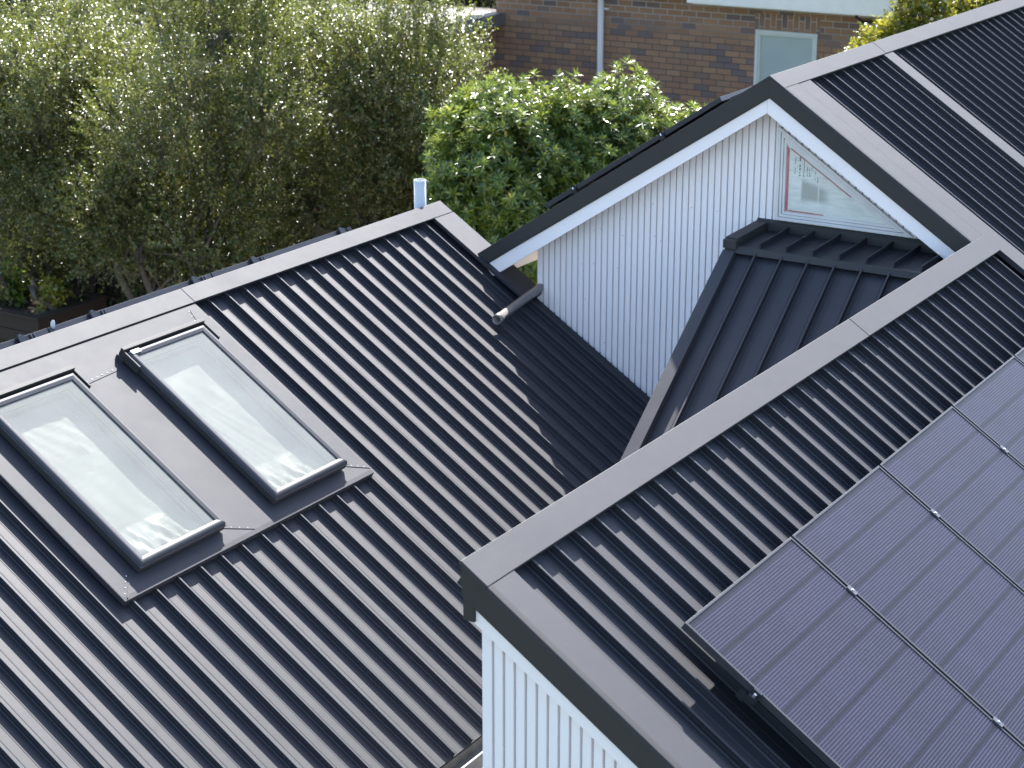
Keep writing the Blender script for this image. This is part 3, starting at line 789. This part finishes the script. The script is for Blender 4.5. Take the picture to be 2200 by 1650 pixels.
M['leaf_big'] = leaf_mat('glossy_shrub_leaf', [(0., (.030, .062, .016)), (.25, (.065, .115, .022)), (.55, (.11, .175, .028)), (.85, (.14, .20, .03)), (.97, (.24, .25, .03)), (1., (.38, .25, .03))], .36, .25, .65)
M['leaf_yellow'] = leaf_mat('yellow_green_leaf', [(0., (.09, .12, .02)), (.6, (.17, .19, .03)), (.95, (.27, .24, .04)), (1., (.42, .25, .04))], .38, .3, .5, (.55, .50, .05))
M['leaf_dark'] = leaf_mat('dark_hedge_leaf', [(0., (.025, .038, .015)), (.7, (.05, .065, .022)), (1., (.08, .085, .03))], .2, .4)
M['bark'] = simple('grey_brown_bark', (.10, .082, .068), .85, .2, .35, 9, bump=.6)

def unit(a): return a/np.maximum(np.linalg.norm(a, axis=1, keepdims=True), 1e-9)
def leaf_mesh(name, base, ldir, nor, L, Wd, mat, parent, fold=.25):
    """many folded leaf blades in one mesh; base points, blade directions, normals, length and width arrays"""
    n = len(base)
    side = unit(np.cross(ldir, nor)); up = np.cross(side, ldir)
    L = L[:, None]; Wd = Wd[:, None]
    tip = base+ldir*L-up*L*.10
    m1 = base+ldir*L*.48+side*Wd*.5+up*Wd*fold; m2 = base+ldir*L*.48-side*Wd*.5+up*Wd*fold
    verts = np.stack([base, m1, tip, m2], 1).reshape(-1, 3)
    loops = (np.arange(n)[:, None]*4+np.array([0, 1, 2, 0, 2, 3])[None]).reshape(-1)
    verts = verts-np.array(parent.location)[None]
    me = bpy.data.meshes.new(name)
    me.vertices.add(len(verts)); me.vertices.foreach_set('co', verts.astype(np.float32).ravel())
    me.loops.add(len(loops)); me.loops.foreach_set('vertex_index', loops.astype(np.int32))
    me.polygons.add(2*n); me.polygons.foreach_set('loop_start', np.arange(0, 6*n, 3, dtype=np.int32)); me.polygons.foreach_set('loop_total', np.full(2*n, 3, dtype=np.int32))
    me.update(calc_edges=True); me.validate(); me.materials.append(mat)
    o = bpy.data.objects.new(name, me); COL.objects.link(o); o.parent = parent
    return o

def twig_leaves(tp, td, tl, per, L0, W0, rng):
    """leaves set along twigs"""
    n = len(tp); t = (np.arange(per)[None, :]+rng.uniform(0, 1, (n, per)))/per
    d = np.repeat(td, per, 0); base = np.repeat(tp, per, 0)+d*(t.reshape(-1, 1)*np.repeat(tl, per)[:, None])
    rnd = unit(rng.normal(size=(n*per, 3)))
    perp = unit(rnd-d*np.sum(rnd*d, 1, keepdims=True))
    ld = unit(perp*.9+d*.55+rng.normal(size=(n*per, 3))*.2+V(0, 0, .1))
    nor = unit(d*.5+V(0, 0, .7)[None]+rng.normal(size=(n*per, 3))*.55)
    nor = unit(nor-ld*np.sum(nor*ld, 1, keepdims=True))
    k = rng.uniform(.65, 1.25, n*per)
    return base+perp*.004, ld, nor, L0*k, W0*k

def tree(name, label, cat, group, foot, clumps, radii, n_tw, per, L0, W0, tw_len, mat, seed, limb_r=.07, stems=3, up=.55, limbs=26, squash=.9):
    rng = np.random.default_rng(seed)
    root = empty(name, tuple(foot)); tag(root, label, cat, group)
    C = np.array(clumps); R = np.array(radii); centre = C.mean(0)
    w = R**2/np.sum(R**2); idx = rng.choice(len(C), n_tw, p=w)
    dirs = unit(rng.normal(size=(n_tw, 3)))
    rr = R[idx]*rng.uniform(.25, 1.0, n_tw)**.5
    tp = C[idx]+dirs*rr[:, None]*np.array([1, 1, squash])
    out = unit(tp-centre[None]+V(0, 0, .3)[None])
    td = unit(dirs*.55+out*.35+V(0, 0, up)[None]+rng.normal(size=(n_tw, 3))*.28)
    tl = tw_len*rng.uniform(.6, 1.3, n_tw)
    B, D, Nn, LL, WW = twig_leaves(tp, td, tl, per, L0, W0, rng)
    leaf_mesh('crown', B, D, Nn, LL, WW, mat, root)
    mb = MB(); foot = V(foot)
    tops = []
    for s in range(stems):
        a = 2*math.pi*s/stems+rng.uniform(0, 1); f = foot+V(math.cos(a), math.sin(a), 0)*.08*(stems > 1)
        e = foot+(centre-foot)*V(1, 1, .8)+V(rng.normal()*.5, rng.normal()*.4, rng.uniform(-.1, .5))
        pts = [f+(e-f)*t+V(rng.normal(), rng.normal(), 0)*.05*(0 < t < 1) for t in np.linspace(0, 1, 7)]
        mb.tube(pts, list(np.linspace(limb_r, limb_r*.35, 7)), 8); tops.append(pts)
    for k in rng.choice(len(C), min(limbs, len(C)), replace=False):
        pts = tops[rng.integers(stems)]; st = V(pts[rng.integers(2, 6)]); e = C[k]+V(0, 0, R[k]*.5)
        mid = (st+e)/2+V(rng.normal()*.1, rng.normal()*.1, -.05)
        q = [st, st*.55+mid*.45, mid, mid*.45+e*.55, e]
        mb.tube(q, [limb_r*.40, limb_r*.30, limb_r*.22, limb_r*.14, limb_r*.06], 6, cap=False)
    for k in rng.choice(n_tw, min(700, n_tw), replace=False):
        s0 = tp[k]-td[k]*tl[k]*.9-V(0, 0, .05)
        mb.tube([s0, tp[k], tp[k]+td[k]*tl[k]*.8], [.0045, .0035, .0015], 3, cap=False)
    mb.build('trunk', M['bark'], root)
    return root

def px(x, y, D):
    v = FWD+RGT*(x-1100)/FPX-UPV*(y-825)/FPX
    return CAM+v*D
def crown_points(rng, c, rad, n, lo=.25, hi=.95):
    d = unit(rng.normal(size=(n, 3))); r = rng.uniform(lo**2, hi**2, n)**.5
    return V(c)[None]+d*r[:, None]*V(rad)[None]
G_TREES = 'small leaved trees beyond the roof ridge'
def crown(seed, c, rad, n, r0, r1):
    rng = np.random.default_rng(seed); P = crown_points(rng, c, rad, n); return P, rng.uniform(r0, r1, n)
P_, R_ = crown(11, (-7.6, 2.85, -.85), (1.75, 1.15, 2.2), 72, .20, .40)
tree('small_leaf_tree', 'leftmost small leaved tree, above the timber planter', 'tree', G_TREES, (-7.0, 2.9, GZ), P_, R_, 7600, 22, .031, .020, .30, M['leaf_small'], 21)
P_, R_ = crown(12, (-5.25, 3.0, -.75), (1.4, 1.1, 2.2), 62, .19, .38)
tree('small_leaf_tree', 'small leaved tree with dark leaning trunk, middle of the left hedge of trees', 'tree', G_TREES, (-5.0, 2.8, GZ), P_, R_, 7600, 22, .031, .020, .30, M['leaf_small'], 22)
P_, R_ = crown(13, (-3.85, 4.6, -.65), (1.2, 1.0, 2.2), 56, .19, .38)
tree('small_leaf_tree', 'pale sunlit small leaved tree beside the brick wall', 'tree', G_TREES, (-4.0, 4.6, GZ), P_, R_, 7000, 22, .031, .020, .32, M['leaf_small'], 23)
P_, R_ = crown(14, (-6.6, 6.2, -.6), (2.9, .8, 2.3), 60, .35, .6)
tree('hedge_tree', 'dark tree standing behind the small leaved trees', 'tree', 'dark trees in the second row', (-6.2, 6.4, GZ), P_, R_, 5200, 18, .05, .03, .35, M['leaf_dark'], 24)
P_, R_ = crown(19, (-10.2, 5.0, -.6), (2.2, .9, 2.4), 46, .35, .6)
P2, R2 = crown(16, (-9.0, 4.1, -2.3), (1.1, .8, 1.2), 36, .22, .4)
tree('low_shrub', 'dark low shrub behind the planter at the left edge of the picture', 'shrub', 'dark low shrubs under the trees', (-9.0, 4.2, GZ), P2, R2, 3600, 18, .042, .026, .3, M['leaf_dark'], 26)
P2, R2 = crown(17, (-5.55, 3.3, -2.55), (.75, .35, .8), 26, .2, .34)
tree('low_shrub', 'dark low shrub under the left trees, right of the planter', 'shrub', 'dark low shrubs under the trees', (-5.55, 3.3, GZ), P2, R2, 2600, 18, .036, .022, .28, M['leaf_dark'], 27)
tree('hedge_tree', 'dark tree at the far left behind the small leaved trees', 'tree', 'dark trees in the second row', (-10.5, 5.8, GZ), P_, R_, 4000, 18, .05, .03, .35, M['leaf_dark'], 29)

for q, (c, r, lab) in enumerate((((-15.2, 9.6, -.9), (2.9, 1.0, 2.9), 'distant dark tree over the top left corner'), ((-11.6, 11.6, -.9), (2.8, 1.0, 2.9), 'distant dark tree behind the middle of the left trees'), ((-9.4, 14.2, -.9), (2.2, 1.0, 2.9), 'distant dark tree left of the brick house'))):
    P_, R_ = crown(70+q, c, r, 70, .45, .8)
    tree('hedge_tree', lab, 'tree', 'distant trees behind the garden', (c[0], c[1], GZ), P_, R_, 5200, 12, .085, .05, .45, M['leaf_dark'], 80+q, .1, 2)

# big-leaved shrubs: rosettes of long glossy leaves on a dome
def shrub(label, foot, domes, n_ros, per, L0, W0, mat, seed, name='shrub', cat='shrub', group='big leaved shrubs by the brick wall'):
    rng = np.random.default_rng(seed); root = empty(name, tuple(foot)); tag(root, label, cat, group)
    pts, nd = [], []
    tot = sum(r[0]*r[2] for c, r in domes)
    for c, r in domes:
        m = int(n_ros*r[0]*r[2]/tot); d = unit(rng.normal(size=(m, 3))); d[:, 2] = np.abs(d[:, 2])*np.where(rng.uniform(size=m) < .72, 1, -1)
        q = rng.uniform(.45, 1.06, m)**.6+rng.normal(size=m)*.03
        lump = 1+.10*np.sin(5*d[:, 0]+3*d[:, 2]+seed)+.08*np.sin(9*d[:, 1]+7*d[:, 2])
        pts.append(V(c)[None]+d*V(r)[None]*(q*lump)[:, None]); nd.append(unit(d*V(1, 1, .8)[None]+V(0, 0, .55)[None]+rng.normal(size=(m, 3))*.22))
    p = np.concatenate(pts); ax = np.concatenate(nd); n = len(p)
    a = rng.uniform(0, 6.28, n)[:, None]+(np.arange(per)*2.399)[None, :]; a = a.reshape(-1)
    axr = np.repeat(ax, per, 0); t = unit(np.cross(axr, V(.3, .5, .1)[None])); b = np.cross(axr, t)
    k = np.tile(np.linspace(0, 1, per), n)
    el = (.12+.85*k+rng.normal(size=n*per)*.16)[:, None]
    rad = t*np.cos(a)[:, None]+b*np.sin(a)[:, None]
    ld = unit(rad*np.cos(el)+axr*np.sin(el)); nor = unit(axr*np.cos(el)-rad*np.sin(el)+rng.normal(size=(n*per, 3))*.16)
    nor = unit(nor-ld*np.sum(nor*ld, 1, keepdims=True))
    sz = np.repeat(rng.uniform(.75, 1.15, n), per)*(1.05-.35*k)*rng.uniform(.85, 1.1, n*per)
    base = np.repeat(p, per, 0)-axr*((1-k)*.045)[:, None]
    leaf_mesh('crown', base, ld, nor, L0*sz, W0*sz, mat, root, .16)
    mb = MB(); foot = V(foot); c0 = np.mean([c for c, r in domes], 0)
    for q in range(4):
        e = c0+rng.normal(size=3)*.2; mb.tube([foot+rng.normal(size=3)*V(.06, .06, 0), (foot+e)/2+rng.normal(size=3)*.1, e], [.05, .035, .02], 7)
    for i in rng.choice(n, min(260, n), replace=False):
        s0 = p[i]-ax[i]*.28-V(0, 0, .06); mb.tube([s0, p[i]-ax[i]*.1, p[i]], [.008, .006, .004], 4, cap=False)
    mb.build('trunk', M['bark'], root)
    return root
shrub('big leaved glossy shrub in front of the brick wall, nearest the white vent pipe', (-1.55, 3.6, GZ), [((-1.62, 3.5, -.95), (.78, .8, 1.15)), ((-1.85, 3.7, -.32), (.46, .5, .62)), ((-2.15, 3.9, -1.0), (.55, .6, 1.0)), ((-1.35, 3.3, -1.6), (.8, .8, .9))], 4800, 13, .098, .028, M['leaf_big'], 41)
shrub('big leaved glossy shrub rising above the gable rake under the downpipe', (-.75, 4.6, GZ), [((-1.25, 3.9, -.75), (.62, .5, .92)), ((-.95, 4.5, -.85), (.80, .85, 1.03)), ((-1.1, 4.4, -.55), (.48, .6, .72)), ((-.45, 5.0, -.95), (.62, .7, .80))], 5200, 13, .098, .028, M['leaf_big'], 42)
for lab, c, r, ft, sd, nt in (('yellow green leafy tree against the eave of the brick house', (.72, 8.1, -.15), (.42, .38, 1.1), (.72, 8.1, GZ), 51, 3800), ('yellow green leafy tree nearest the top right corner', (1.40, 8.6, .05), (.42, .40, .95), (1.4, 8.6, GZ), 52, 3800)):
    P_, R_ = crown(sd, c, r, 34, .16, .28)
    tree('leafy_tree', lab, 'tree', 'yellow green trees beside the brick house', ft, P_, R_, nt, 16, .062, .030, .24, M['leaf_yellow'], sd, .05, 2)

# ------------------------------------------------------------------ garden
def wood(name, col):
    n = N(name); g = n.noise(n.coord((6, 6, 40)), 3, 5, .7)
    n.set(base=n.mix(g, tuple(V(col)*.7), tuple(V(col)*1.35)), rough=.8, spec=.2); n.bump(g, .3, .004); return n.m
M['dwood'] = wood('dark_stained_timber', (.035, .026, .020)); M['fence'] = wood('weathered_fence_timber', (.085, .075, .045))
pl = empty('planter_box', (-7.4, 2.3, GZ)); tag(pl, 'dark timber planter box full of leafy plants at the left edge', 'planter')
mb = MB(); px0, px1, py0, py1, pt = -8.6, -6.35, 1.72, 2.75, -2.40
for z in np.arange(GZ, pt-.05, .15):
    h = min(.143, pt-z)
    mb.box((px0, py0, z), (px1-px0, 0, 0), (0, .03, 0), (0, 0, h)); mb.box((px1-.03, py0+.031, z), (.03, 0, 0), (0, py1-py0-.031, 0), (0, 0, h))
    mb.box((px0, py0+.031, z), (.03, 0, 0), (0, py1-py0-.031, 0), (0, 0, h)); mb.box((px0+.031, py1-.03, z), (px1-px0-.062, 0, 0), (0, .03, 0), (0, 0, h))
mb.build('box', M['dwood'], pl, .003)
mb = MB(); mb.ring([V(px0-.02, py0-.02, pt), V(px1+.02, py0-.02, pt), V(px1+.02, py1+.02, pt), V(px0-.02, py1+.02, pt)], [V(px0+.08, py0+.08, pt), V(px1-.08, py0+.08, pt), V(px1-.08, py1-.08, pt), V(px0+.08, py1-.08, pt)], (0, 0, .03))
mb.build('rim', M['dwood'], pl, .003)
mb = MB(); mb.box((px0+.035, py0+.035, pt-.2), (px1-px0-.07, 0, 0), (0, py1-py0-.07, 0), (0, 0, .13)); mb.build('soil', simple('dark_soil', (.05, .04, .03), .95, .1, .3, 30, bump=.6), pl)
for k, (x, y, r, lab) in enumerate(((-7.3, 2.25, .24, 'dark leafy plant in the planter at the left edge'), (-6.62, 2.2, .17, 'small bright green plant at the right corner of the planter'))):
    shrub(lab, (x, y, pt-.07), [((x, y, pt+.12), (r, r, r*1.1))], 130-60*k, 9, .10, .045, M['leaf_big'] if k == 0 else M['leaf_yellow'], 60+k, 'leafy_plant', 'plant', 'plants in the timber planter')
fe = empty('timber_fence', (-5.5, 3.9, GZ)); tag(fe, 'dark weathered paling fence behind the trees', 'fence')
mb = MB(); x = -8.6
while x < -3.0:
    mb.box((x, 3.95, GZ), (.135, 0, 0), (0, .018, 0), (0, 0, 2.02+random.uniform(-.015, .015))); x += .142
mb.build('palings', M['fence'], fe)
mb = MB()
for z in (GZ+.35, GZ+1.7): mb.box((-8.6, 3.97, z), (5.6, 0, 0), (0, .04, 0), (0, 0, .09))
mb.build('rail', M['fence'], fe)
for x in (-8.6, -6.05, -4.5, -3.0):
    mb = MB(); mb.box((x, 3.93, GZ), (.09, 0, 0), (0, .09, 0), (0, 0, 2.15)); mb.build('post', M['fence'], fe)
tr = empty('trellis', (-6.7, 3.3, GZ)); tag(tr, 'brown square lattice trellis beside the planter', 'trellis')
mb = MB()
for x in np.arange(-7.3, -6.02, .085): mb.box((x, 3.30, GZ+.4), (.03, 0, 0), (0, .008, 0), (0, 0, 1.75))
for z in np.arange(GZ+.42, GZ+2.1, .085): mb.box((-7.3, 3.309, z), (1.28, 0, 0), (0, .008, 0), (0, 0, .03))
mb.build('lattice', M['dwood'], tr)
for x in (-7.38, -6.02):
    mb = MB(); mb.box((x, 3.28, GZ), (.07, 0, 0), (0, .07, 0), (0, 0, 2.3)); mb.build('post', M['dwood'], tr)

# ground and paths
n = N('grass_and_soil'); f = n.noise(n.coord(), .9, 6, .7); f2 = n.noise(n.coord(), 14, 5, .7)
n.set(base=n.mix(n.ramp(f, [(.4, 0.), (.6, 1.)]), (.06, .075, .03), n.mix(f2, (.09, .08, .055), (.20, .18, .14))), rough=.95, spec=.1); n.bump(f2, .5, .03)
mb = MB(); g = 24; ext = 400
vs = [(-ext+2*ext*i/g, -ext+2*ext*j/g, GZ) for j in range(g+1) for i in range(g+1)]
mb.add(vs, [(j*(g+1)+i, j*(g+1)+i+1, (j+1)*(g+1)+i+1, (j+1)*(g+1)+i) for j in range(g) for i in range(g)])
tag(mb.build('ground', n.m), kind='structure')

# ------------------------------------------------------------------ light, sky, camera
SUN = nrm((-.45, .869, 1.0))
elev = math.asin(SUN[2]); az = math.atan2(SUN[0], SUN[1])
w = bpy.data.worlds.new('World'); SC.world = w; w.use_nodes = True
sky = w.node_tree.nodes.new('ShaderNodeTexSky'); sky.sky_type = 'NISHITA'; sky.sun_disc = False
sky.sun_elevation = elev; sky.sun_rotation = SKYSIGN*az if 'SKYSIGN' in globals() else az
sky.air_density = 1.0; sky.dust_density = 1.2; sky.ozone_density = 1.2
bg = w.node_tree.nodes['Background']; w.node_tree.links.new(sky.outputs[0], bg.inputs[0]); bg.inputs[1].default_value = .112
L = bpy.data.lights.new('sun', 'SUN'); L.energy = 3.9; L.angle = math.radians(.53); L.color = (1, .975, .95)
so = bpy.data.objects.new('sun', L); COL.objects.link(so); so.rotation_euler = Vector(SUN).to_track_quat('Z', 'Y').to_euler(); so.location = (0, 20, 30)

cam = bpy.data.cameras.new('camera'); co = bpy.data.objects.new('camera', cam); COL.objects.link(co)
cam.sensor_width = 36; cam.sensor_fit = 'HORIZONTAL'; cam.lens = 36*FPX/2200
mx = Matrix((RGT, UPV, -FWD)).transposed().to_4x4(); mx.translation = Vector(CAM); co.matrix_world = mx
cam.clip_start = .1; cam.clip_end = 1500
cam.dof.use_dof = True; cam.dof.focus_distance = 10.3; cam.dof.aperture_fstop = 4.0
SC.camera = co
SC.view_settings.view_transform = 'Standard'; SC.view_settings.look = 'None'; SC.view_settings.exposure = 2.22; SC.view_settings.gamma = 1.0
SC.cycles.max_bounces = 8; SC.cycles.transparent_max_bounces = 12
